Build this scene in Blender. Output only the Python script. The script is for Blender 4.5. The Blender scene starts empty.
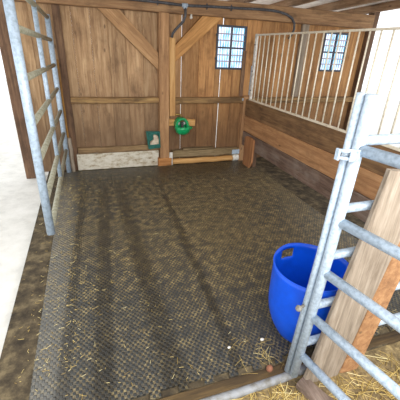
import bpy, bmesh, math, random
from mathutils import Vector, Matrix
random.seed(7)
C = bpy.context.scene.collection

# ------------------------------------------------------------------ helpers
def lin(h):
    h = h.lstrip('#'); o = []
    for i in (0, 2, 4):
        c = int(h[i:i+2], 16) / 255
        o.append(c / 12.92 if c <= 0.04045 else ((c + 0.055) / 1.055) ** 2.4)
    return (o[0], o[1], o[2], 1)

class MB:
    """collects shapes in world coordinates into one mesh"""
    def __init__(s): s.bm = bmesh.new()
    def box(s, x0, x1, y0, y1, z0, z1):
        v = [s.bm.verts.new((x, y, z)) for x in (x0, x1) for y in (y0, y1) for z in (z0, z1)]
        for f in ((0,1,3,2),(4,6,7,5),(0,4,5,1),(2,3,7,6),(0,2,6,4),(1,5,7,3)):
            s.bm.faces.new([v[i] for i in f])
        return s
    def timber(s, p0, p1, u, w, t, n=6, jit=0.002, ch=0.006):
        """chamfered bar from p0 to p1; w along u, t across; slight waviness"""
        p0, p1, u = Vector(p0), Vector(p1), Vector(u).normalized()
        a = (p1 - p0).normalized(); u = (u - a * u.dot(a)).normalized(); v = a.cross(u)
        hw, ht = w / 2, t / 2; ch = min(ch, hw * .45, ht * .45)
        prof = [(-hw+ch,-ht),(hw-ch,-ht),(hw,-ht+ch),(hw,ht-ch),(hw-ch,ht),(-hw+ch,ht),(-hw,ht-ch),(-hw,-ht+ch)]
        ring = []
        for i in range(n + 1):
            c = p0.lerp(p1, i / n)
            ju, jv = random.uniform(-jit, jit), random.uniform(-jit, jit) * .5
            sc = 1 + random.uniform(-jit, jit) / max(w, .02) * .8
            ring.append([s.bm.verts.new(c + u * (x * sc + ju) + v * (y + jv)) for x, y in prof])
        for i in range(n):
            for k in range(8):
                s.bm.faces.new((ring[i][k], ring[i][(k+1) % 8], ring[i+1][(k+1) % 8], ring[i+1][k]))
        s.bm.faces.new(ring[0][::-1]); s.bm.faces.new(ring[-1])
        return s
    def tube(s, pts, r, n=10, cap=True, r2=None):
        pts = [Vector(p) for p in pts]; rings = []
        m = len(pts); prev = None
        for i, p in enumerate(pts):
            d = (pts[min(i+1, m-1)] - pts[max(i-1, 0)]).normalized()
            if prev is None:
                u = d.orthogonal().normalized()
            else:
                u = (prev - d * prev.dot(d)).normalized()
            prev = u; v = d.cross(u)
            rr = r if r2 is None else r + (r2 - r) * i / (m - 1)
            rings.append([s.bm.verts.new(p + (u * math.cos(k*2*math.pi/n) + v * math.sin(k*2*math.pi/n)) * rr) for k in range(n)])
        for i in range(m - 1):
            for k in range(n):
                f = s.bm.faces.new((rings[i][k], rings[i][(k+1) % n], rings[i+1][(k+1) % n], rings[i+1][k])); f.smooth = True
        if cap:
            s.bm.faces.new(rings[0][::-1]); s.bm.faces.new(rings[-1])
        return s
    def prism(s, poly, ax, a0, a1):
        """polygon in the plane normal to axis ax, extruded a0..a1"""
        def P(q, a):
            q = list(q); q.insert(ax, a); return q
        A = [s.bm.verts.new(P(q, a0)) for q in poly]; B = [s.bm.verts.new(P(q, a1)) for q in poly]
        n = len(poly)
        for i in range(n): s.bm.faces.new((A[i], A[(i+1) % n], B[(i+1) % n], B[i]))
        s.bm.faces.new(A[::-1]); s.bm.faces.new(B)
        return s
    def sphere(s, c, r, sx=1, sy=1, sz=1, seg=14):
        bmesh.ops.create_uvsphere(s.bm, u_segments=seg, v_segments=seg // 2 + 1, radius=r,
            matrix=Matrix.Translation(c) @ Matrix.Diagonal((sx, sy, sz, 1)))
        for f in s.bm.faces: f.smooth = True
        return s
    def build(s, name, mat, parent=None, rot_y=None, origin=None, bevel=None, recalc=True):
        if recalc: bmesh.ops.recalc_face_normals(s.bm, faces=s.bm.faces)
        if origin is None:
            if parent is not None: origin = parent_loc(parent)
            else:
                xs = [v.co for v in s.bm.verts]
                lo = Vector([min(c[i] for c in xs) for i in range(3)]); hi = Vector([max(c[i] for c in xs) for i in range(3)])
                origin = Vector(((lo.x+hi.x)/2, (lo.y+hi.y)/2, lo.z))
        M = Matrix.Translation(origin)
        if rot_y is not None: M = M @ Matrix.Rotation(rot_y, 4, 'Y')
        bmesh.ops.transform(s.bm, matrix=M.inverted(), verts=s.bm.verts)
        me = bpy.data.meshes.new(name); s.bm.to_mesh(me); s.bm.free()
        o = bpy.data.objects.new(name, me); C.objects.link(o)
        if mat: me.materials.append(mat)
        if parent is not None: o.parent = parent      # parents carry no rotation, meshes are stored relative to them
        else: o.matrix_world = M
        if bevel:
            b = o.modifiers.new('bevel', 'BEVEL'); b.width = bevel; b.segments = 2; b.limit_method = 'ANGLE'
        return o

LOC = {}
def parent_loc(p):
    v = Vector((0, 0, 0)); q = p
    while q is not None:
        v += q.location; q = q.parent
    return v
def thing(name, label, cat, loc, group=None):
    o = bpy.data.objects.new(name, None); C.objects.link(o); o.location = loc
    o.empty_display_size = .1
    return tag(o, label, cat, group)
def tag(o, label, cat, group=None, kind=None):
    o['label'] = label; o['category'] = cat
    if group: o['group'] = group
    if kind: o['kind'] = kind
    return o
def struct(o):
    o['kind'] = 'structure'; return o

# ------------------------------------------------------------------ materials
def newmat(name):
    m = bpy.data.materials.new(name); m.use_nodes = True
    nt = m.node_tree; b = nt.nodes['Principled BSDF']
    return m, nt, b
def N(nt, t, **kw):
    n = nt.nodes.new(t)
    for k, v in kw.items():
        if k in n.inputs: n.inputs[k].default_value = v
        else: setattr(n, k, v)
    return n
def ramp(nt, stops):
    r = nt.nodes.new('ShaderNodeValToRGB'); e = r.color_ramp.elements
    while len(e) < len(stops): e.new(0.5)
    for i, (p, c) in enumerate(stops):
        e[i].position = p; e[i].color = c if len(c) == 4 else (*c, 1)
    return r
def mixc(nt, a, b, fac, mode='MIX'):
    m = nt.nodes.new('ShaderNodeMix'); m.data_type = 'RGBA'; m.blend_type = mode
    L = nt.links
    for s, v in ((6, a), (7, b), (0, fac)):
        if hasattr(v, 'is_linked'): L.new(v, m.inputs[s])
        else: m.inputs[s].default_value = v
    return m.outputs[2]
def math_(nt, op, a, b=None, c=None, clamp=False):
    m = nt.nodes.new('ShaderNodeMath'); m.operation = op; m.use_clamp = clamp
    for i, v in enumerate((a, b, c)):
        if v is None: continue
        if hasattr(v, 'is_linked'): nt.links.new(v, m.inputs[i])
        else: m.inputs[i].default_value = v
    return m.outputs[0]
def maprange(nt, v, a, b, c=0, d=1):
    m = nt.nodes.new('ShaderNodeMapRange'); m.interpolation_type = 'SMOOTHSTEP'
    nt.links.new(v, m.inputs[0])
    for i, q in enumerate((a, b, c, d)): m.inputs[i+1].default_value = q
    return m.outputs[0]

def wood(name, dark, mid, light, grain='Z', rough=.8, stain=.35, stain_col='#3a2a1c', vary=.35, scale=1.0, bump=.25):
    m, nt, b = newmat(name); L = nt.links
    tc = N(nt, 'ShaderNodeTexCoord'); geo = N(nt, 'ShaderNodeNewGeometry'); oi = N(nt, 'ShaderNodeObjectInfo')
    rnd = math_(nt, 'ADD', geo.outputs['Random Per Island'], oi.outputs['Random'])
    off = N(nt, 'ShaderNodeCombineXYZ'); k = math_(nt, 'MULTIPLY', rnd, 23.0)
    for i in range(3): L.new(k, off.inputs[i])
    add = N(nt, 'ShaderNodeVectorMath', operation='ADD'); L.new(tc.outputs['Object'], add.inputs[0]); L.new(off.outputs[0], add.inputs[1])
    st = {'X': (.07, 1, 1), 'Y': (1, .07, 1), 'Z': (1, 1, .07)}[grain]
    mp = N(nt, 'ShaderNodeMapping'); mp.inputs['Scale'].default_value = [q * scale for q in st]; L.new(add.outputs[0], mp.inputs[0])
    n1 = N(nt, 'ShaderNodeTexNoise', Scale=26.0, Detail=5.0, Roughness=.6, Distortion=.6); L.new(mp.outputs[0], n1.inputs['Vector'])
    n2 = N(nt, 'ShaderNodeTexNoise', Scale=130.0, Detail=3.0, Roughness=.7); L.new(mp.outputs[0], n2.inputs['Vector'])
    g = math_(nt, 'ADD', math_(nt, 'MULTIPLY', n1.outputs[0], .7), math_(nt, 'MULTIPLY', n2.outputs[0], .3))
    r = ramp(nt, [(.30, lin(dark)), (.5, lin(mid)), (.68, lin(light))]); L.new(g, r.inputs[0])
    # tone per plank
    tone = maprange(nt, math_(nt, 'FRACT', math_(nt, 'MULTIPLY', rnd, 7.31)), 0, 1, 1 - vary, 1 + vary * .5)
    tn = N(nt, 'ShaderNodeCombineColor')
    for i in range(3): L.new(tone, tn.inputs[i])
    c = mixc(nt, r.outputs[0], tn.outputs[0], 1.0, 'MULTIPLY')
    # blotchy stains
    n3 = N(nt, 'ShaderNodeTexNoise', Scale=3.2, Detail=4.0, Roughness=.6); L.new(add.outputs[0], n3.inputs['Vector'])
    s = maprange(nt, n3.outputs[0], .48, .75, 0, stain)
    c = mixc(nt, c, lin(stain_col), s)
    n4 = N(nt, 'ShaderNodeTexNoise', Scale=9.0, Detail=6.0, Roughness=.7)
    mp3 = N(nt, 'ShaderNodeMapping'); mp3.inputs['Scale'].default_value = [(.35 if q < 1 else 1) for q in st]; L.new(add.outputs[0], mp3.inputs[0]); L.new(mp3.outputs[0], n4.inputs['Vector'])
    c = mixc(nt, c, lin(stain_col), maprange(nt, n4.outputs[0], .5, .72, 0, min(.75, stain * 1.3)))
    # knots
    mp2 = N(nt, 'ShaderNodeMapping'); mp2.inputs['Scale'].default_value = [(.45 if q < 1 else 1) for q in st]; L.new(add.outputs[0], mp2.inputs[0])
    vo = N(nt, 'ShaderNodeTexVoronoi', Scale=5.5); L.new(mp2.outputs[0], vo.inputs['Vector'])
    kn = maprange(nt, vo.outputs['Distance'], .03, .09, .6, 0)
    c = mixc(nt, c, lin('#2c1a10'), kn)
    L.new(c, b.inputs['Base Color']); b.inputs['Roughness'].default_value = rough
    bp = N(nt, 'ShaderNodeBump', Strength=bump, Distance=.004); L.new(g, bp.inputs['Height']); L.new(bp.outputs[0], b.inputs['Normal'])
    return m

def plain(name, col, rough=.5, metal=0, col2=None, nscale=30, lo=.45, hi=.65, bump=0, spec=.5):
    m, nt, b = newmat(name); L = nt.links
    tc = N(nt, 'ShaderNodeTexCoord')
    n = N(nt, 'ShaderNodeTexNoise', Scale=float(nscale), Detail=5.0, Roughness=.6); L.new(tc.outputs['Object'], n.inputs['Vector'])
    r = ramp(nt, [(lo, lin(col)), (hi, lin(col2 or col))]); L.new(n.outputs[0], r.inputs[0])
    L.new(r.outputs[0], b.inputs['Base Color'])
    b.inputs['Roughness'].default_value = rough; b.inputs['Metallic'].default_value = metal
    b.inputs['Specular IOR Level'].default_value = spec
    if bump:
        bp = N(nt, 'ShaderNodeBump', Strength=bump, Distance=.006); L.new(n.outputs[0], bp.inputs['Height']); L.new(bp.outputs[0], b.inputs['Normal'])
    return m

def wall_wood():
    """barn planks: browner on the left of the post, more orange on the right, dirtier to the floor"""
    m = wood('barn_planks', '#86664a', '#b8946e', '#d4b48d', 'Z', .85, .5, '#6b5039', .22)
    nt = m.node_tree; L = nt.links; b = nt.nodes['Principled BSDF']
    src = b.inputs['Base Color'].links[0].from_socket
    geo = N(nt, 'ShaderNodeNewGeometry'); sx = N(nt, 'ShaderNodeSeparateXYZ'); L.new(geo.outputs['Position'], sx.inputs[0])
    fx = maprange(nt, sx.outputs[0], .9, 1.5)
    warm = mixc(nt, src, lin('#f8dfba'), 1.0, 'MULTIPLY')
    c = mixc(nt, src, warm, math_(nt, 'MULTIPLY', fx, .9))
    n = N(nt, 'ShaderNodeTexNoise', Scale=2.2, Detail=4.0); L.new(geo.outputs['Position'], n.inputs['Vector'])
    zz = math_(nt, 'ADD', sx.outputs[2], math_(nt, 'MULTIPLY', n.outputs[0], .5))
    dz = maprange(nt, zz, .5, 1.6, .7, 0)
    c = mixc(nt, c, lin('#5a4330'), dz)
    L.new(c, b.inputs['Base Color'])
    return m

def rubber():
    m, nt, b = newmat('studded_rubber'); L = nt.links
    geo = N(nt, 'ShaderNodeNewGeometry'); pos = geo.outputs['Position']
    sx = N(nt, 'ShaderNodeSeparateXYZ'); L.new(pos, sx.inputs[0]); X, Y = sx.outputs[0], sx.outputs[1]
    px, py = .031, .038
    hh = math_(nt, 'MULTIPLY', math_(nt, 'COSINE', math_(nt, 'MULTIPLY', X, 2*math.pi/px)), math_(nt, 'COSINE', math_(nt, 'MULTIPLY', Y, 2*math.pi/py)))
    groove = maprange(nt, hh, -.15, .4, 1, 0)
    n1 = N(nt, 'ShaderNodeTexNoise', Scale=1.3, Detail=5.0, Roughness=.62); L.new(pos, n1.inputs['Vector'])
    n2 = N(nt, 'ShaderNodeTexNoise', Scale=14.0, Detail=6.0, Roughness=.7); L.new(pos, n2.inputs['Vector'])
    n3 = N(nt, 'ShaderNodeTexNoise', Scale=90.0, Detail=3.0, Roughness=.7); L.new(pos, n3.inputs['Vector'])
    # mud cover: thick in the middle and back, thin at the front left
    cen = maprange(nt, Y, 1.0, 2.6, .12, .55)
    cen = math_(nt, 'ADD', cen, maprange(nt, X, -.1, .9, -.12, .08))
    mud = math_(nt, 'ADD', cen, math_(nt, 'MULTIPLY', math_(nt, 'SUBTRACT', n1.outputs[0], .5), 1.0))
    mud = math_(nt, 'ADD', mud, math_(nt, 'MULTIPLY', math_(nt, 'SUBTRACT', n2.outputs[0], .5), .7), clamp=True)
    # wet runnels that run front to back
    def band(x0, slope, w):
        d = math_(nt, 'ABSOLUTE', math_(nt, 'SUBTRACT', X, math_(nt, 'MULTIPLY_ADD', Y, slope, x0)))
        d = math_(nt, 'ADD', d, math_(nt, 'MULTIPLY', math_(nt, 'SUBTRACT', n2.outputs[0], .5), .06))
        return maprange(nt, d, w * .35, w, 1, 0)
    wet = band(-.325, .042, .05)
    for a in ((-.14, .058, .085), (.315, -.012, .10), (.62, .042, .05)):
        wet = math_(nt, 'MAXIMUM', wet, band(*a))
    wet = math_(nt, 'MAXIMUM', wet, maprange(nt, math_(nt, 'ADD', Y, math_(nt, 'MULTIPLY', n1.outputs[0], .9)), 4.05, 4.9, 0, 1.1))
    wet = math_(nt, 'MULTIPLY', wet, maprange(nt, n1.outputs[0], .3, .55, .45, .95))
    stud = mixc(nt, lin('#202426'), lin('#484c4e'), n3.outputs[0])
    dust = ramp(nt, [(.36, lin('#3f3622')), (.5, lin('#706042')), (.64, lin('#b7a472'))]); L.new(math_(nt, 'ADD', math_(nt, 'MULTIPLY', n2.outputs[0], .5), math_(nt, 'MULTIPLY', n3.outputs[0], .5)), dust.inputs[0])
    fac = math_(nt, 'MULTIPLY', groove, math_(nt, 'MULTIPLY', maprange(nt, mud, 0, .6, .5, .95), maprange(nt, n2.outputs[0], .3, .65, .35, 1.1)))
    fac = math_(nt, 'ADD', fac, math_(nt, 'MULTIPLY', maprange(nt, mud, .25, .9), .42), clamp=True)
    c = mixc(nt, stud, dust.outputs[0], fac)
    # pale trampled dust along the tubular gate on the left
    edge = math_(nt, 'ADD', X, math_(nt, 'MULTIPLY', n2.outputs[0], .25))
    c = mixc(nt, c, lin('#8b8a84'), maprange(nt, edge, -.24, -.06, .38, 0))
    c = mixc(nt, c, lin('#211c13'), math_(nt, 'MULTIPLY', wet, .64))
    c = mixc(nt, c, lin('#14130f'), math_(nt, 'MULTIPLY', math_(nt, 'SUBTRACT', 1, groove), math_(nt, 'MULTIPLY', maprange(nt, mud, .5, .1), .12)))
    L.new(c, b.inputs['Base Color'])
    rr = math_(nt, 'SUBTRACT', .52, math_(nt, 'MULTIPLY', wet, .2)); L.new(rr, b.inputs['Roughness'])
    h = math_(nt, 'ADD', math_(nt, 'SUBTRACT', 1, groove), math_(nt, 'MULTIPLY', n3.outputs[0], .35))
    bp = N(nt, 'ShaderNodeBump', Strength=1.0, Distance=.008); L.new(h, bp.inputs['Height']); L.new(bp.outputs[0], b.inputs['Normal'])
    return m

def concrete(name, c1, c2, c3, scale=6, rough=.9, bump=.5):
    m, nt, b = newmat(name); L = nt.links
    geo = N(nt, 'ShaderNodeNewGeometry')
    n = N(nt, 'ShaderNodeTexNoise', Scale=float(scale), Detail=8.0, Roughness=.7); L.new(geo.outputs['Position'], n.inputs['Vector'])
    r = ramp(nt, [(.36, lin(c1)), (.5, lin(c2)), (.64, lin(c3))]); L.new(n.outputs[0], r.inputs[0])
    L.new(r.outputs[0], b.inputs['Base Color']); b.inputs['Roughness'].default_value = rough
    bp = N(nt, 'ShaderNodeBump', Strength=bump, Distance=.015); L.new(n.outputs[0], bp.inputs['Height']); L.new(bp.outputs[0], b.inputs['Normal'])
    return m

def limewash():
    m, nt, b = newmat('flaking_limewash'); L = nt.links
    tc = N(nt, 'ShaderNodeTexCoord')
    mp = N(nt, 'ShaderNodeMapping'); mp.inputs['Scale'].default_value = (.5, 1, 1); L.new(tc.outputs['Object'], mp.inputs[0])
    n = N(nt, 'ShaderNodeTexNoise', Scale=22.0, Detail=7.0, Roughness=.7); L.new(mp.outputs[0], n.inputs['Vector'])
    r = ramp(nt, [(.32, lin('#6e5a45')), (.40, lin('#b0a28a')), (.52, lin('#cdc6b6')), (.7, lin('#d9d4c8'))]); L.new(n.outputs[0], r.inputs[0])
    L.new(r.outputs[0], b.inputs['Base Color']); b.inputs['Roughness'].default_value = .9
    bp = N(nt, 'ShaderNodeBump', Strength=.5, Distance=.01); L.new(n.outputs[0], bp.inputs['Height']); L.new(bp.outputs[0], b.inputs['Normal'])
    return m

def glass():
    m, nt, b = newmat('wired_window_glass'); L = nt.links
    tc = N(nt, 'ShaderNodeTexCoord')
    n = N(nt, 'ShaderNodeTexNoise', Scale=9.0, Detail=3.0); L.new(tc.outputs['Object'], n.inputs['Vector'])
    w = N(nt, 'ShaderNodeTexWave', wave_type='BANDS', bands_direction='X', Scale=8.0, Distortion=1.5); L.new(tc.outputs['Object'], w.inputs['Vector'])
    f = math_(nt, 'MULTIPLY_ADD', w.outputs['Fac'], .35, math_(nt, 'MULTIPLY', n.outputs[0], .8))
    r = ramp(nt, [(.25, lin('#8fcfe6')), (.42, lin('#bfe4f4')), (.56, lin('#e9f3ff')), (.8, lin('#f8f6ff'))]); L.new(f, r.inputs[0])
    tr = N(nt, 'ShaderNodeBsdfTransparent'); L.new(r.outputs[0], tr.inputs[0])
    gl = N(nt, 'ShaderNodeBsdfGlossy'); gl.inputs['Roughness'].default_value = .1
    mx = N(nt, 'ShaderNodeMixShader'); mx.inputs[0].default_value = .05
    L.new(tr.outputs[0], mx.inputs[1]); L.new(gl.outputs[0], mx.inputs[2])
    L.new(mx.outputs[0], nt.nodes['Material Output'].inputs[0])
    return m

M = dict(
    planks=wall_wood(),
    beam=wood('beam_wood', '#6b4d34', '#9a7552', '#b8936a', 'X', .8, .4, '#4a3524', .1),
    postw=wood('post_wood', '#7d5a3c', '#a67d56', '#c39a70', 'Z', .8, .35, '#5d422b', .1),
    brace=wood('brace_wood', '#8d6846', '#b48a60', '#cda679', 'X', .8, .25, '#6e4e34', .1),
    braceR=wood('brace_wood_warm', '#8f6436', '#bb8850', '#d5a469', 'X', .8, .2, '#6e4e2c', .1),
    rail=wood('rail_wood', '#5a432d', '#8f6f48', '#b5935e', 'X', .85, .5, '#3c2a1b', .1),
    pale=wood('fresh_timber', '#a97a45', '#cc9c62', '#e0b67c', 'Z', .75, .1, '#8a6238', .1),
    paleX=wood('fresh_timber_flat', '#a8773f', '#cb995c', '#e2b87a', 'X', .75, .15, '#8a6238', .1),
    dark=wood('old_dark_wood', '#4a3626', '#705440', '#8f6f52', 'Z', .85, .4, '#2a1d13', .1),
    strip=wood('strip_wood', '#6e4c24', '#a57736', '#c4954c', 'Z', .8, .35, '#4a331a', .1),
    grey=wood('weathered_grey_wood', '#55442f', '#84704f', '#ab9573', 'X', .9, .35, '#4a3c2e', .1),
    greydk=wood('offcut_wood', '#4e4034', '#77655a', '#958478', 'Y', .9, .4, '#3c2e22', .1),
    greyZ=wood('weathered_plank', '#6a5d4e', '#9a8b7a', '#b9ab9b', 'Z', .9, .3, '#5c4a38', .1),
    b_top=wood('partition_top_board', '#543a28', '#80603f', '#9d7853', 'Y', .8, .45, '#3a2618', .1),
    b_mid=wood('partition_middle_board', '#82593a', '#ab7d54', '#c2966a', 'Y', .8, .3, '#5b3b24', .1),
    b_low=wood('partition_lower_board', '#44332a', '#6a5346', '#8a7466', 'Y', .85, .5, '#8a7c72', .1),
    endw=wood('rounded_plank', '#7a4f2f', '#a06d45', '#b98458', 'Z', .8, .3, '#5b3b24', .1),
    block=wood('orange_block', '#7a4a28', '#b27742', '#cf965c', 'X', .8, .4, '#4d2f1b', .1),
    mudsill=wood('muddy_sill', '#2c2115', '#4d3c24', '#6b5533', 'X', .9, .5, '#2d2115', .1),
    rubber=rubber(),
    floor=concrete('dirty_floor', '#2e261a', '#4d4230', '#75674c', 9),
    bedding=concrete('bedding_ground', '#544630', '#85724f', '#ab9568', 16),
    yard=concrete('pale_yard', '#d5d3cd', '#e2e0da', '#ebe9e4', 5, .9, .1),
    lime=limewash(),
    galv=plain('galvanised_steel', '#b9c9d9', .42, .15, '#8fa0b1', 60, .42, .72, .05),
    galvL=plain('galvanised_steel_blue', '#b4c6d8', .42, .15, '#8c9caa', 40, .42, .72, .05),
    railL=plain('weathered_gate_tube', '#a5a390', .5, .1, '#86836e', 30, .42, .66, .05),
    cream=plain('cream_painted_steel', '#e2d9c6', .45, .1, '#c0b096', 30, .5, .75),
    dullpipe=plain('dull_muddy_pipe', '#8f9194', .6, .05, '#6f6a60', 22, .42, .68, .1),
    white=plain('white_plastic', '#dedad2', .5, 0, '#b8b2a6', 30),
    iron=plain('dark_iron', '#3a3d47', .5, .2, '#4a4e5a', 40),
    bars=plain('mauve_glazing_bar', '#a79bb0', .6, 0, '#b9aab8', 30),
    hose=plain('black_hose', '#3c3c40', .5, 0, '#55555a', 25),
    blue=plain('blue_tub_plastic', '#0b5ae4', .36, 0, '#0a50d4', 8),
    green=plain('green_enamel', '#16a060', .28, 0, '#0f8550', 20),
    teal=plain('teal_plastic', '#1f6a5e', .45, 0, '#17544b', 20),
    lick=plain('salt_lick', '#cfc1ac', .7, 0, '#a8927a', 18, .4, .65, .3),
    black=plain('black_rubber', '#15171a', .5),
    brass=plain('brass', '#a98d4f', .35, .8),
    stone=plain('grey_stone', '#8a857c', .9, 0, '#5f5a52', 40, .4, .65, .4),
    brownball=plain('brown_clay', '#8a5a42', .8, 0, '#6b4532', 40),
    roofw=concrete('whitewashed_roof_boards', '#cfc8c2', '#e3ded9', '#f0ece8', 7, .9, .2),
    rafter=wood('rafter_wood', '#6b5138', '#9a7a5c', '#b8987a', 'Y', .85, .4, '#3a291b', .1),
    glass=glass(),
)
def straw_mat():
    m, nt, b = newmat('straw'); L = nt.links
    g = N(nt, 'ShaderNodeNewGeometry')
    r = ramp(nt, [(0, lin('#7d6433')), (.35, lin('#b3964e')), (.75, lin('#d9bf76')), (1, lin('#ede0ac'))]); L.new(g.outputs['Random Per Island'], r.inputs[0])
    L.new(r.outputs[0], b.inputs['Base Color']); b.inputs['Roughness'].default_value = .6
    return m
M['straw'] = straw_mat()

# ------------------------------------------------------------------ setting
W1 = (1.770, 2.222, 1.363, 1.930)          # window openings in the back wall: x0 x1 z0 z1
W2 = (3.545, 4.010, 1.372, 1.935)
YB = 4.63                                   # face of the back wall
XL_END, XR_END = -.78, 4.30
def back_wall():
    mb = MB()
    cuts = [XL_END, -.56, -.33, -.10, .11, .315, .53, .74, .95, 1.2665, 1.2757, 1.52, 1.77, 1.855, 1.8680, 2.04, 2.222, 2.45, 2.70, 2.93, 3.16, 3.36, 3.545, 3.78, 4.01, XR_END]
    for a, b in zip(cuts[:-1], cuts[1:]):
        if b - a < .0145: continue                       # open slits where daylight shows
        zs = [(-.02, 2.16)]
        for w in (W1, W2):
            if a >= w[0] - 1e-4 and b <= w[1] + 1e-4: zs = [(-.02, w[2]), (w[3], 2.16)]
        for z0, z1 in zs:
            dy = random.uniform(-.003, .003)
            mb.timber(((a+b)/2, YB + .014 + dy, z0), ((a+b)/2, YB + .014 + dy, z1), (1, 0, 0), b - a - .0006, .028, 5, .0, .006)
    return struct(mb.build('wall_back', M['planks']))
back_wall()
struct(MB().box(-.62, XR_END, .968, 4.70, -.07, -.012).build('floor', M['floor']))
struct(MB().box(-14, 16, -10, 18, -.20, -.075).build('ground', M['yard']))
# low-pitched roof: pale boards above, running past the wall as an eave
def roof():
    mb = MB()
    z = lambda y: 2.33 - (y - 4.5) * .045
    n = 28
    for i in range(n):
        y0 = .05 + i * 5.9 / n; y1 = .05 + (i + 1) * 5.9 / n - .004
        mb.prism([(y0, z(y0)), (y1, z(y1)), (y1, z(y1) + .03), (y0, z(y0) + .03)], 0, XL_END - .2, XR_END + .2)
    return struct(mb.build('ceiling', M['roofw']))
roof()
struct(MB().box(-.232, .925, 4.565, YB, -.012, .222).build('baseboard_back', M['lime'], bevel=.008))

def window(n, w):
    x0, x1, z0, z1 = w; y = YB - .008
    root = bpy.data.objects.new('window_%d' % n, None); C.objects.link(root); root.location = ((x0+x1)/2, YB, z0); struct(root)
    t = .026
    mb = MB().box(x0, x1, y, YB+.03, z0, z0+t).box(x0, x1, y, YB+.03, z1-t, z1).box(x0, x0+t, y, YB+.03, z0+t, z1-t).box(x1-t, x1, y, YB+.03, z0+t, z1-t)
    fr = mb.build('window_frame', M['iron'], root, bevel=.003)
    xm, zm = (x0+x1)/2, (z0+z1)/2
    MB().box(xm-.011, xm+.011, y+.004, YB+.026, z0+t, z1-t).build('mullion', M['iron'], root)
    MB().box(x0+t, xm-.011, y+.004, YB+.026, zm-.011, zm+.011).box(xm+.011, x1-t, y+.004, YB+.026, zm-.011, zm+.011).build('middle_rail', M['iron'], root)
    mb = MB()
    for a, b in ((z0+t, zm-.011), (zm+.011, z1-t)):
        for k in (1, 2):
            q = a + (b - a) * k / 3
            mb.box(x0+t, xm-.011, YB+.0, YB+.02, q-.007, q+.007).box(xm+.011, x1-t, YB+.0, YB+.02, q-.007, q+.007)
    for k in range(1, 4):
        for a, b in ((x0+t, xm-.011), (xm+.011, x1-t)):
            q = a + (b - a) * k / 4
            mb.box(q-.0016, q+.0016, YB+.014, YB+.02, z0+t, z1-t)
    mb.build('glazing_bars', M['bars'], root)
    MB().box(x0+t-.004, x1-t+.004, YB+.0205, YB+.0245, z0+t-.004, z1-t+.004).build('pane', M['glass'], root)
    # small iron stays on the left edge of the frame
    for q in (.25, .78):
        zz = z0 + (z1 - z0) * q
        MB().box(x0-.014, x0+.002, y-.006, y+.01, zz-.014, zz+.014).build('hinge', M['iron'], root)
window(1, W1); window(2, W2)

# ------------------------------------------------------------------ timber frame of the back wall
tag(MB().timber((XL_END, 4.567, 2.103), (XR_END, 4.567, 2.103), (0, 0, 1), .186, .126, 24, .003, .008).build('wall_plate_beam', M['beam']),
    'long brown timber beam running across the top of the back wall', 'beam')
tag(MB().timber((1.003, 4.569, .118), (1.003, 4.569, 2.008), (1, 0, 0), .134, .12, 10, .0025, .006).build('timber_post', M['postw']),
    'tall upright timber post between the two diagonal braces', 'post')
tag(MB().timber((.905, 4.565, .052), (1.103, 4.565, .052), (0, 0, 1), .128, .135, 4, .004, .012).build('wooden_block', M['block']),
    'orange brown wooden block under the foot of the tall upright post', 'block')
tag(MB().box(1.072, 1.112, 4.500, 4.512, .115, .20).box(1.107, 1.122, 4.500, 4.512, -.012, .20).build('metal_bracket', M['white'], bevel=.006),
    'small whitish bracket beside the orange block at the post foot', 'bracket')
a = math.atan2(2.006 - 1.316, .948 - .203)
tag(MB().prism([(.203, 2.008), (.463, 2.008), (.934, 1.545), (.934, 1.330)], 1, 4.545, YB - .008).build('diagonal_brace', M['brace'], rot_y=a, bevel=.005),
    'diagonal timber brace left of the tall upright post', 'brace', 'diagonal braces')
a = math.atan2(2.0 - 1.375, 1.076 - 1.82)
tag(MB().prism([(1.820, 2.008), (1.524, 2.008), (1.072, 1.562), (1.072, 1.368)], 1, 4.545, YB - .008).build('diagonal_brace', M['braceR'], rot_y=a, bevel=.005),
    'diagonal timber brace right of the tall upright post, towards the window', 'brace', 'diagonal braces')
tag(MB().timber((-.215, 4.588, .945), (.934, 4.588, .948), (0, 0, 1), .076, .082, 10, .004, .009).build('wall_rail', M['rail']),
    'horizontal wooden rail halfway up the wall left of the upright post', 'rail', 'wall rails')
r2 = MB().timber((1.072, 4.588, .938), (2.22, 4.588, .943), (0, 0, 1), .082, .082, 10, .004, .009).build('wall_rail', M['rail'])
tag(r2, 'horizontal wooden rail on the wall under the left window', 'rail', 'wall rails')
tag(MB().timber((2.37, 4.588, .935), (XR_END-.02, 4.588, .945), (0, 0, 1), .08, .082, 12, .004, .009).build('wall_rail', M['rail']),
    'horizontal wooden rail on the wall behind the bar grille', 'rail', 'wall rails')
tag(MB().box(2.205, 2.312, 4.5405, 4.5455, .935, .972).build('metal_plate', M['galv']),
    'small grey metal plate at the right end of the rail under the left window', 'plate')
tag(MB().timber((-.205, 4.598, .268), (.93, 4.598, .262), (0, 0, 1), .085, .06, 10, .006, .01).build('ledge_board', wood('ledge_wood', '#5b4531', '#8c7150', '#ad9168', 'X', .9, .5, '#46331f', .1)),
    'rough brown board lying along the top of the whitewashed plinth', 'board')
tag(MB().timber((1.125, 4.575, .152), (2.215, 4.575, .152), (0, 0, 1), .112, .11, 10, .006, .022).build('weathered_timber', M['grey']),
    'thick grey weathered timber lying along the foot of the wall right of the post', 'timber')
tag(MB().timber((1.30, 4.58, .2225), (1.78, 4.58, .2225), (0, 1, 0), .09, .024, 5, .004, .006).build('loose_board', M['grey']),
    'short flat grey board lying on the thick weathered timber', 'board')
pole = MB().tube([(1.125 + i * .107, 4.545 + .003 * math.sin(i), .040 + .004 * math.sin(i * 1.7)) for i in range(11)], .044, 12).build('round_pole', M['paleX'])
tag(pole, 'pale peeled round pole on the floor below the thick weathered timber', 'pole')
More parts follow.
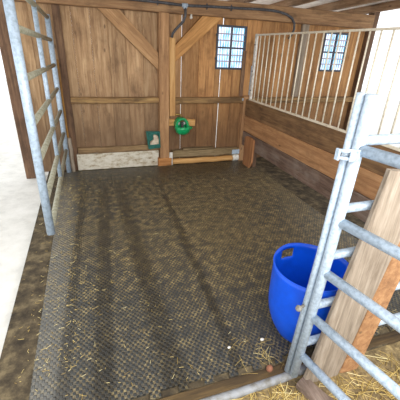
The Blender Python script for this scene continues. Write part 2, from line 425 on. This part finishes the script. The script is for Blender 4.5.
tag(MB().box(2.10, 2.222, 4.511, 4.5175, .115, .185).box(2.2195, 2.226, 4.511, 4.60, .115, .185).build('metal_strap', M['galv'], bevel=.002),
    'grey metal strap on the right end of the thick weathered timber', 'strap')
MB().tube([(2.12, 4.545, .042), (2.17, 4.545, .045), (2.222, 4.545, .047)], .054, 14).build('end_cap', M['white'], pole, bevel=.006)['label'] = 'whitish cap'
# left corner
tag(MB().timber((-.256, 4.606, -.01), (-.256, 4.606, 2.008), (1, 0, 0), .084, .044, 8, .002, .004).build('corner_board', M['dark']),
    'dark upright corner board at the left end of the back wall', 'board')
tag(MB().timber((-.306, 4.55, .475), (-.306, 4.55, 1.43), (1, 0, 0), .020, .05, 6, .002, .004).build('wood_strip', M['strip']),
    'thin yellow wood strip upright between the tubular gate and the dark corner board', 'strip')
tag(MB().timber((-.291, 4.54, -.01), (-.291, 4.54, .47), (1, 0, 0), .046, .08, 6, .004, .008).build('short_post', M['greyZ']),
    'short weathered wooden post on the floor in the left back corner', 'post')
# end posts of the shed
for i, (x, lab) in enumerate(((XL_END - .06, 'timber post at the far left end of the back wall'), (XR_END + .06, 'timber post at the far right end of the back wall'))):
    tag(MB().timber((x, 4.60, -.07), (x, 4.60, 2.30), (1, 0, 0), .12, .12, 8, .002, .006).build('end_post', M['dark']), lab, 'post', 'end posts')
# stall post at the partition, and the grey post next door
tag(MB().timber((2.295, 4.575, -.01), (2.295, 4.575, 1.00), (1, 0, 0), .135, .10, 8, .003, .007).build('corner_post', M['postw']),
    'short timber corner post where the plank partition meets the wall', 'post')
tag(MB().timber((2.205, 4.612, .99), (2.205, 4.612, 1.62), (1, 0, 0), .055, .03, 5, .002, .004).build('dark_batten', M['dark']),
    'dark upright batten on the wall beside the grille end', 'batten')
tag(MB().timber((3.15, 4.60, .99), (3.15, 4.60, 2.008), (1, 0, 0), .115, .05, 8, .003, .006).build('grey_batten', M['greyZ']),
    'grey weathered upright board on the wall behind the bar grille', 'board')
# rafters resting on the beam
rr = None
for i, x in enumerate((-.6, .1, .8, 1.5, 2.2, 2.9, 3.6, 4.25)):
    if rr is None:
        rr = MB().prism([(0.1, 2.527-.102), (5.9, 2.266-.102), (5.9, 2.266), (0.1, 2.527)], 0, x - .04, x + .04).build('rafter', M['rafter'], bevel=.004); o = rr
    else:
        o = rr.copy(); C.objects.link(o); o.location.x = x
    tag(o, 'dark wooden rafter under the pale roof boards above the beam', 'rafter', 'roof rafters')

# batten and light board by the post
tag(MB().timber((1.118, 4.520, .735), (1.112, 4.520, 1.735), (1, 0, 0), .082, .024, 6, .001, .003).build('pale_batten', M['pale']),
    'pale new timber batten fixed upright just right of the post', 'batten')
tag(MB().timber((1.075, 4.60, .63), (1.48, 4.60, .618), (0, 0, 1), .095, .06, 4, .001, .004).build('pale_board', M['paleX']),
    'short pale horizontal board on the wall behind the green drinker', 'board')

# ------------------------------------------------------------------ green drinker bowl
d = thing('water_bowl', 'green enamelled water bowl drinker on the short pale board', 'water bowl', (1.26, 4.57, .47))
def bowl():
    mb = MB(); n = 28; cx, cy, rx, ry = 1.255, 4.452, .118, .108
    prof = [(.10, .475), (.55, .487), (.82, .515), (.97, .56), (1.0, .60), (.92, .60), (.86, .565), (.6, .515), (.1, .505)]
    rings = []
    for r, z in prof:
        rings.append([mb.bm.verts.new((cx + rx*r*math.cos(k*2*math.pi/n), cy + ry*r*math.sin(k*2*math.pi/n), z)) for k in range(n)])
    for i in range(len(rings)-1):
        for k in range(n):
            f = mb.bm.faces.new((rings[i][k], rings[i][(k+1)%n], rings[i+1][(k+1)%n], rings[i+1][k])); f.smooth = True
    mb.bm.faces.new(rings[0][::-1]); mb.bm.faces.new(rings[-1])
    # pouring lip at the right
    mb.sphere((1.362, 4.46, .572), .045, 1.0, .8, .55)
    return mb
bowl().build('bowl', M['green'], d)
hood = MB()
arc = [(1.155, .57), (1.152, .63), (1.17, .675), (1.205, .705), (1.25, .715), (1.295, .705), (1.33, .675), (1.348, .63), (1.345, .57)]
inn = [(1.315, .57), (1.315, .625), (1.30, .66), (1.275, .682), (1.25, .687), (1.225, .682), (1.20, .66), (1.185, .625), (1.185, .57)]
for i in range(8):
    hood.prism([arc[i], arc[i+1], inn[7-i], inn[8-i]], 1, 4.45, 4.568)
hood.build('hood', M['green'], d)
MB().prism([(1.185, .55), (1.315, .55), (1.315, .625), (1.275, .682), (1.225, .682), (1.185, .625)], 1, 4.556, 4.568).build('back_plate', M['green'], d)
MB().timber((1.25, 4.47, .66), (1.25, 4.43, .56), (1, 0, 0), .036, .014, 3, 0, .004).build('valve_tongue', M['black'], d)
MB().tube([(1.25, 4.54, .665), (1.25, 4.47, .655)], .02, 12).build('valve', M['brass'], d)
for sx in (-1, 1):
    MB().sphere((1.25 + sx*.042, 4.52, .628), .026, 1, .6, 1).build('bolt', M['white'], d)
MB().tube([(1.25, 4.53, .712), (1.25, 4.53, .735), (1.235, 4.53, .748), (1.20, 4.53, .752), (1.15, 4.53, .752)], .011, 10).build('inlet_pipe', M['brass'], d)

# ------------------------------------------------------------------ teal lick holder
h = thing('lick_holder', 'teal plastic lick holder on the wall at the left side of the post', 'holder', (.845, 4.55, .27))
pts_o = [(.735, .520), (.932, .512), (.935, .285), (.765, .268)]
pts_i = [(.752, .505), (.917, .497), (.918, .302), (.782, .287)]
MB().prism(pts_o, 1, 4.553, 4.567).build('back_plate', M['teal'], h)
rim = MB()
for i in range(4):
    j = (i+1) % 4
    depth = 4.50 if i in (1, 2, 3) else 4.53
    rim.prism([pts_o[i], pts_o[j], pts_i[j], pts_i[i]], 1, depth, 4.554)
rim.build('rim', M['teal'], h)
MB().prism([(.765, .27), (.935, .287), (.935, .34), (.755, .33)], 1, 4.488, 4.50).build('front_lip', M['teal'], h)
lk = MB().prism([(.79, .30), (.915, .305), (.915, .40), (.905, .455), (.865, .475), (.835, .465), (.84, .40), (.79, .37)], 1, 4.502, 4.552).build('lick_stone', M['lick'], None, bevel=.012)
tag(lk, 'whitish worn mineral lick stone sitting in the teal holder', 'lick stone')

# ------------------------------------------------------------------ hoses on the beam
tag(MB().tube([(XL_END, 4.486, 2.10), (.1, 4.486, 2.108), (.6, 4.486, 2.118), (1.0, 4.486, 2.110), (1.26, 4.486, 2.100), (1.55, 4.486, 2.112), (1.88, 4.486, 2.120), (2.30, 4.486, 2.132),
               (2.50, 4.486, 2.132), (2.62, 4.486, 2.123), (2.74, 4.486, 2.10), (2.83, 4.486, 2.06), (2.88, 4.486, 2.0), (2.89, 4.486, 1.93), (2.875, 4.495, 1.87), (2.84, 4.51, 1.80)], .0165, 10).build('water_hose', M['hose']),
    'long black hose running along the front of the top beam', 'hose')
tag(MB().tube([(1.262, 4.46, 2.075), (1.265, 4.455, 2.03), (1.262, 4.45, 1.98), (1.24, 4.46, 1.925), (1.195, 4.48, 1.875), (1.145, 4.49, 1.825), (1.112, 4.50, 1.78), (1.102, 4.51, 1.735)], .0165, 10).build('short_hose', M['hose']),
    'short black hose bending down from the beam hose to the pale batten', 'hose')
tag(MB().tube([(1.262, 4.468, 2.062), (1.262, 4.468, 2.10)], .024, 12).tube([(1.225, 4.486, 2.102), (1.30, 4.486, 2.104)], .023, 12).build('hose_tee', M['galv']),
    'grey tee fitting where the short hose leaves the long black hose', 'fitting')
for i, (x, z, lab) in enumerate(((.92, 2.112, 'grey hose clip on the beam above the upright post'), (1.56, 2.112, 'grey hose clip on the beam right of the tee fitting'), (1.90, 2.12, 'grey hose clip on the beam above the left window'))):
    mb = MB()
    for k in range(9):
        a0, a1 = math.pi * (k/9) , math.pi * ((k+1)/9)
        mb.prism([(4.488 - .019*math.sin(a0), z + .019*math.cos(a0)), (4.488 - .022*math.sin(a0), z + .022*math.cos(a0)), (4.488 - .022*math.sin(a1), z + .022*math.cos(a1)), (4.488 - .019*math.sin(a1), z + .019*math.cos(a1))], 0, x-.006, x+.006)
    mb.box(x-.006, x+.006, 4.487, 4.505, z+.018, z+.034).box(x-.006, x+.006, 4.487, 4.505, z-.034, z-.018)
    tag(mb.build('hose_clip', M['iron']), lab, 'clip', 'hose clips')
bf = MB().tube([(1.355, 4.50, 2.012), (1.355, 4.50, 1.99)], .012, 10).sphere((1.355, 4.50, 1.975), .019).build('hanging_knob', M['white'])
tag(bf, 'small round white knob hanging under the top beam near the short hose', 'knob')

# ------------------------------------------------------------------ plank partition on the right
XP = 2.254; YE = 1.22
p = thing('plank_partition', 'brown three-board plank partition on the right side of the stall', 'partition', (XP + .02, 2.9, .27))
for z0, z1, m in ((.726, .962, 'b_top'), (.490, .722, 'b_mid'), (.268, .486, 'b_low')):
    MB().timber((XP + .02, YE, (z0+z1)/2), (XP + .02, 4.505, (z0+z1)/2), (0, 0, 1), z1 - z0, .04, 14, .0025, .006).build('board', M[m], p)
MB().timber((XP + .075, 4.20, .0), (XP + .075, 4.20, .95), (1, 0, 0), .06, .07, 5, .002, .006).build('support_post', M['dark'], p)
MB().timber((XP + .075, 1.30, -.01), (XP + .075, 1.30, .95), (1, 0, 0), .06, .07, 5, .002, .006).build('support_post', M['dark'], p)
rp = MB()
poly = [(4.075, .10), (4.15, -.01), (4.36, -.01), (4.36, .42)] + [(4.215 + .145*math.cos(a), .42 + .04*math.sin(a)) for a in [math.pi*k/10 for k in range(11)]] + [(4.07, .28)]
pl = []
for q in poly:
    if not pl or (abs(q[0]-pl[-1][0]) + abs(q[1]-pl[-1][1])) > 1e-4: pl.append(q)
rp.prism(pl, 0, XP - .030, XP - .003)
tag(rp.build('rounded_plank', M['endw'], bevel=.004), 'short plank with a rounded top against the wall end of the partition', 'plank')

# bar grille on the partition
XG = XP + .02
g = thing('bar_grille', 'cream welded bar grille standing on the plank partition', 'grille', (XG, 2.9, .962))
MB().box(XG-.011, XG+.011, YE, 4.40, .966, .980).build('bottom_rail', M['cream'], g)
MB().box(XG-.02, XG+.0, YE, 4.44, .962, .9655).build('base_strip', M['cream'], g)
MB().box(XG-.011, XG+.011, YE, 4.41, 1.812, 1.830).build('top_rail', M['cream'], g)
MB().box(XG-.014, XG+.014, 4.385, 4.435, .966, 1.835).build('stile', M['white'], g, bevel=.003)
MB().box(XG-.014, XG+.014, 4.435, 4.468, 1.03, 1.43).build('wall_bracket', M['galvL'], g, bevel=.003)
for z in (1.10, 1.36, 1.70):
    MB().tube([(XG-.014, 4.41, z), (XG-.022, 4.41, z)], .009, 8).build('bolt', M['iron'], g)
y = 4.30; bar0 = None; k = 0
while y > YE + .03:
    if bar0 is None:
        bar0 = MB().tube([(XG, 4.30, .978), (XG, 4.30, 1.815)], .0075, 8).build('bar', M['cream'], g)
    else:
        b = bar0.copy(); C.objects.link(b); b.parent = g; b.location.y = y - 4.30
    y -= .119; k += 1
MB().box(XG-.011, XG+.011, YE-.03, YE, .966, 1.83).build('end_stile', M['cream'], g)

# ------------------------------------------------------------------ rubber mats
def mat_piece(x0, x1, y0, y1, tabs=False):
    pts = [(x0, y1), (x1, y1)]
    # front edge from right to left with dovetail tabs
    fr = []
    if tabs:
        pitch = .134; n = max(1, int((x1 - x0) / pitch)); pw = (x1 - x0) / n
        for i in range(n):
            a = x1 - i * pw
            fr += [(a, y0), (a - pw*.38, y0), (a - pw*.30, y0 + .036), (a - pw*1.0 + pw*.02, y0 + .036)]
        fr.append((x0, y0))
    else: fr = [(x1, y0), (x0, y0)]
    out = []
    for q in pts[::-1][1:] + []: pass
    poly = [(x0, y1)] + [(x1, y1)] + fr
    cl = []
    for q in poly:
        if not cl or (abs(q[0]-cl[-1][0]) + abs(q[1]-cl[-1][1])) > 1e-5: cl.append(q)
    return MB().prism(cl, 2, -.0118, .0)
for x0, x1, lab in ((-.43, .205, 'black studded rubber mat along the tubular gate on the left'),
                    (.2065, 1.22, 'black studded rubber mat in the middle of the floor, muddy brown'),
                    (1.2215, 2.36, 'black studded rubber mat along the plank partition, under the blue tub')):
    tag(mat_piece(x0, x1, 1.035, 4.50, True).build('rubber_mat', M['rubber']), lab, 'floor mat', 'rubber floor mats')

tag(MB().timber((-.45, 1.0, -.020), (1.9, 1.0, -.020), (0, 1, 0), .066, .03, 24, .004, .006).build('floor_sill', M['mudsill']),
    'muddy brown wooden sill along the toothed front edge of the mats', 'sill')
struct(MB().box(-.62, 2.4, -.3, .968, -.073, -.03).build('floor_front', M['bedding']))
tag(MB().tube([(-.45, .955, -.022), (.2, .950, -.022), (.6, .950, -.020), (.88, .955, -.016), (1.02, .965, -.012), (1.25, .985, -.012)], .023, 14).build('threshold_pipe', M['dullpipe']),
    'grey galvanised pipe lying on the ground across the front of the mats', 'pipe')

# ------------------------------------------------------------------ galvanised panels at the front right
def tube_part(name, pts, r, parent, mat, n=14): return MB().tube(pts, r, n).build(name, mat, parent)
A = thing('tubular_hurdle', 'galvanised tubular panel standing across the front behind the leaning plank', 'hurdle', (.887, .985, .0))
tube_part('stile', [(.904, .966, .02), (.934, .966, .8), (.944, .966, 1.50)], .0165, A, M['galv'])
tube_part('stile', [(2.20, .968, .0), (2.20, .968, 1.50)], .019, A, M['galv'])
ra = None
for z in (1.02, .775, .475, .215, 1.32):
    xs = .902 + .036 * min(z, .9)
    tube_part('rail', [(xs + .01, .968, z), (2.19, .968, z)], .021, A, M['galv'])
B = thing('stall_gate', 'galvanised tubular gate swung open towards the viewer at right', 'gate', (.925, .950, .0))
dx, dy = .170, -.985
tube_part('stile', [(.916, .926, .035), (.946, .926, .8), (.956, .926, 1.50)], .0225, B, M['galv'])
for z in (.985, .72, .455, .19, 1.30):
    xs = .918 + .036 * min(z, .9)
    tube_part('rail', [(xs + .006, .91, z), (xs + .02 + dx*.84, .950 + dy*.84, z)], .022, B, M['galv'])
tube_part('stile', [(.945 + dx*.86, .950 + dy*.86, .06), (.965 + dx*.86, .950 + dy*.86, 1.5)], .024, B, M['galv'])
# latch and bolt head on the shared stiles
lt = thing('gate_latch', 'small galvanised latch near the top of the twin gate stiles', 'latch', (.90, .93, 1.26))
MB().box(.897, .945, .896, .902, 1.262, 1.306).build('latch_plate', M['galv'], lt, bevel=.002)
MB().tube([(.868, .93, 1.298), (.885, .915, 1.300), (.93, .90, 1.300)], .008, 10).build('latch_bolt', M['galv'], lt)
MB().tube([(.870, .93, 1.272), (.885, .915, 1.270), (.93, .90, 1.270)], .007, 10).build('latch_pin', M['galv'], lt)
MB().box(.862, .872, .92, .94, 1.262, 1.306).build('latch_keeper', M['galvL'], lt, bevel=.002)
tag(MB().tube([(.900, .955, .506), (.874, .945, .508)], .008, 10).sphere((.863, .943, .509), .016, 1, 1, 1).build('bolt_head', M['stone']),
    'round grey bolt head sticking out left of the gate stiles', 'bolt')

# leaning planks at the front right
tag(MB().timber((1.083, .903, -.03), (1.230, .903, 1.20), (1, 0, 0), .232, .032, 8, .004, .008).build('leaning_plank', M['greyZ']),
    'wide weathered grey plank leaning behind the open gate rails', 'plank')
tag(MB().timber((1.275, .903, -.03), (1.40, .903, 1.08), (1, 0, 0), .13, .03, 8, .003, .006).build('leaning_plank', M['b_mid']),
    'orange brown plank at the right edge beside the weathered grey plank', 'plank')
bl = MB().timber((.953, .905, -.008), (1.035, .70, -.008), (1, .3, 0), .085, .042, 5, .004, .008).build('wood_offcut', M['greydk'])
tag(bl, 'dark brown wood offcut lying on the straw by the gate foot', 'wood offcut')

# ------------------------------------------------------------------ blue tub
def tub():
    bm = bmesh.new(); n = 72; H = .50; m = 16
    cx, cy = 1.150, 1.22
    rings = []
    for i in range(m + 1):
        t = i / m; z = .002 + H * t
        r = .140 + .082 * (1 - (1 - min(t / .6, 1)) ** 2.4) + .004 * t
        rings.append([bm.verts.new((cx + r*math.cos(k*2*math.pi/n), cy + r*math.sin(k*2*math.pi/n) , z + (0.012 * abs(math.cos(k*2*math.pi/n - 1.72)) ** 6 * t))) for k in range(n)])
    for i in range(m):
        for k in range(n):
            ang = (k + .5) * 360 / n
            dl = min(abs(ang - 97.5), abs(ang - 277.5))
            if i in (13, 14) and dl < 11.5: continue            # the two hand holes
            f = bm.faces.new((rings[i][k], rings[i][(k+1)%n], rings[i+1][(k+1)%n], rings[i+1][k])); f.smooth = True
    bm.faces.new(rings[0][::-1])
    bmesh.ops.recalc_face_normals(bm, faces=bm.faces)
    mb = MB(); mb.bm.free(); mb.bm = bm
    o = mb.build('tub_body', M['blue'], T, recalc=False)
    s = o.modifiers.new('wall', 'SOLIDIFY'); s.thickness = .006; s.offset = -1
    # rolled rim
    rim = MB(); pts = []
    nn = 72
    R = [Vector((cx + .226*math.cos(k*2*math.pi/nn), cy + .226*math.sin(k*2*math.pi/nn), .002 + H + .012*abs(math.cos(k*2*math.pi/nn - 1.72))**6)) for k in range(nn + 1)]
    rim.tube(R, .0038, 8, cap=False)
    rim.build('rim', M['blue'], T)
T = thing('bucket', 'large bright blue plastic tub on the mat behind the galvanised tube stiles', 'bucket', (1.150, 1.22, 0))
tub()

# ------------------------------------------------------------------ tubular gate on the left
GX = -.350
G = thing('tubular_gate', 'tubular metal gate along the left edge of the stall', 'gate', (GX, 3.0, .0))
MB().tube([(GX, 4.50, .001), (GX, 4.50, 1.90)], .031, 14).build('hinge_stile', M['galvL'], G)
MB().tube([(GX, 2.20, .37), (GX, 2.20, 1.95)], .028, 14).build('front_stile', M['galvL'], G)
MB().tube([(GX - .002, 3.36, .37), (GX - .002, 3.36, 1.93)], .020, 12).build('brace_upright', M['galvL'], G)
for z in (.315, .545, .83, 1.10, 1.37, 1.64, 1.87):
    MB().tube([(GX, 4.50, z), (GX, 2.21, z + .075 * (1 if z < 1 else .6))], .0215, 12).build('rail', M['railL'], G)

# ------------------------------------------------------------------ pebbles and such
tag(MB().sphere((.818, 1.010, .012), .020, 1, .9, 1.1).build('clay_ball', M['brownball']), 'small brown ball on the sill left of the gate foot', 'ball')
tag(MB().sphere((.877, 1.205, .006), .011, 1.2, .9, .7).build('pebble', M['white']), 'small white pebble on the mat left of the blue tub', 'pebble')
tag(MB().sphere((.656, 1.209, .005), .009, 1.2, .9, .8).build('pebble', M['white']), 'small white pebble on the middle mat near its toothed front edge', 'pebble')

# ------------------------------------------------------------------ straw
def straw(name, label, count, fn, z, lmin, lmax, w):
    bm = bmesh.new(); n = 0
    while n < count:
        q = fn()
        if q is None: continue
        x, y = q; a = random.uniform(0, 2*math.pi); l = random.uniform(lmin, lmax) * random.choice((.5, .8, 1, 1.3))
        d = Vector((math.cos(a), math.sin(a), 0)); s = Vector((-d.y, d.x, 0)); c = Vector((x, y, z + random.uniform(0, .006)))
        bend = random.uniform(-.25, .25) * l; lift = random.uniform(0, .1) * l
        pv = []
        for t in (-.5, 0, .5):
            p0 = c + d * l * t + s * (bend * (.25 - t*t)) + Vector((0, 0, lift * (t + .5)))
            pv.append([bm.verts.new(p0 - s * w), bm.verts.new(p0 + Vector((0, 0, w * 1.2))), bm.verts.new(p0 + s * w)])
        for i in range(2):
            for k in range(2):
                bm.faces.new((pv[i][k], pv[i][k+1], pv[i+1][k+1], pv[i+1][k]))
        n += 1
    mb = MB(); mb.bm.free(); mb.bm = bm
    return tag(mb.build(name, M['straw'], recalc=False), label, 'straw', kind='stuff')
def on_mat():
    x = random.uniform(-.42, 2.2); y = 1.06 + (4.45 - 1.06) * random.random() ** 1.25
    if (x - 1.15)**2 + (y - 1.22)**2 < .245**2: return None
    return (x, y)
straw('straw_wisps', 'thin straw wisps scattered over the rubber mats', 650, on_mat, .001, .010, .036, .0010)
def near_gate():
    x = random.gauss(.84, .10); y = random.gauss(1.13, .08)
    if y < 1.0 or x > .98 or (x - 1.15)**2 + (y - 1.22)**2 < .25**2: return None
    return (x, y)
straw('straw_tuft', 'loose straw stalks on the mat corner beside the blue tub', 26, near_gate, .002, .06, .12, .0008)
def front():
    x = random.uniform(-.3, 1.6); y = random.uniform(.1, .93)
    if .93 < x < 1.5 and .86 < y: return None
    return (x, y)
straw('straw_bedding', 'loose straw bedding on the ground in front of the threshold pipe', 2600, front, -.029, .05, .14, .0015)
def left_edge():
    return (random.gauss(-.33, .10), random.uniform(1.3, 4.3))
straw('straw_chaff', 'pale straw chaff along the foot of the tubular gate', 800, left_edge, .001, .008, .028, .0011)

# ------------------------------------------------------------------ light
w = bpy.data.worlds.new('overcast'); bpy.context.scene.world = w; w.use_nodes = True
bg = w.node_tree.nodes['Background']; bg.inputs[0].default_value = (.95, .98, 1.0, 1); bg.inputs[1].default_value = 1.6
def area(name, loc, target, size, size_y, power, col=(1, 1, 1)):
    l = bpy.data.lights.new(name, 'AREA'); l.shape = 'RECTANGLE'; l.size = size; l.size_y = size_y; l.energy = power; l.color = col
    o = bpy.data.objects.new(name, l); C.objects.link(o); o.location = loc
    o.rotation_euler = (Vector(target) - Vector(loc)).to_track_quat('-Z', 'Y').to_euler()
    return o
area('fill_front', (.6, -.9, 2.3), (1.0, 3.6, .5), 3.0, 1.6, 150, (1, .98, .95))  # added fill lamp behind the camera, standing in for the open front

# ------------------------------------------------------------------ camera
cam = bpy.data.cameras.new('camera'); co = bpy.data.objects.new('camera', cam); C.objects.link(co)
cam.sensor_fit = 'HORIZONTAL'; cam.sensor_width = 36; cam.lens = 319.01 * 36 / 400; cam.clip_start = .02
p, yw, r = .4425, .3395, .0463
fw = Vector((math.sin(yw)*math.cos(p), math.cos(yw)*math.cos(p), -math.sin(p))); rt = Vector((math.cos(yw), -math.sin(yw), 0)); up = rt.cross(fw)
R0 = rt * math.cos(r) + up * math.sin(r); U0 = -rt * math.sin(r) + up * math.cos(r)
co.matrix_world = Matrix(((R0.x, U0.x, -fw.x, 0), (R0.y, U0.y, -fw.y, 0), (R0.z, U0.z, -fw.z, 1.62), (0, 0, 0, 1)))
bpy.context.scene.camera = co
sc = bpy.context.scene
sc.view_settings.view_transform = 'Standard'; sc.view_settings.look = 'None'; sc.view_settings.exposure = 0.0
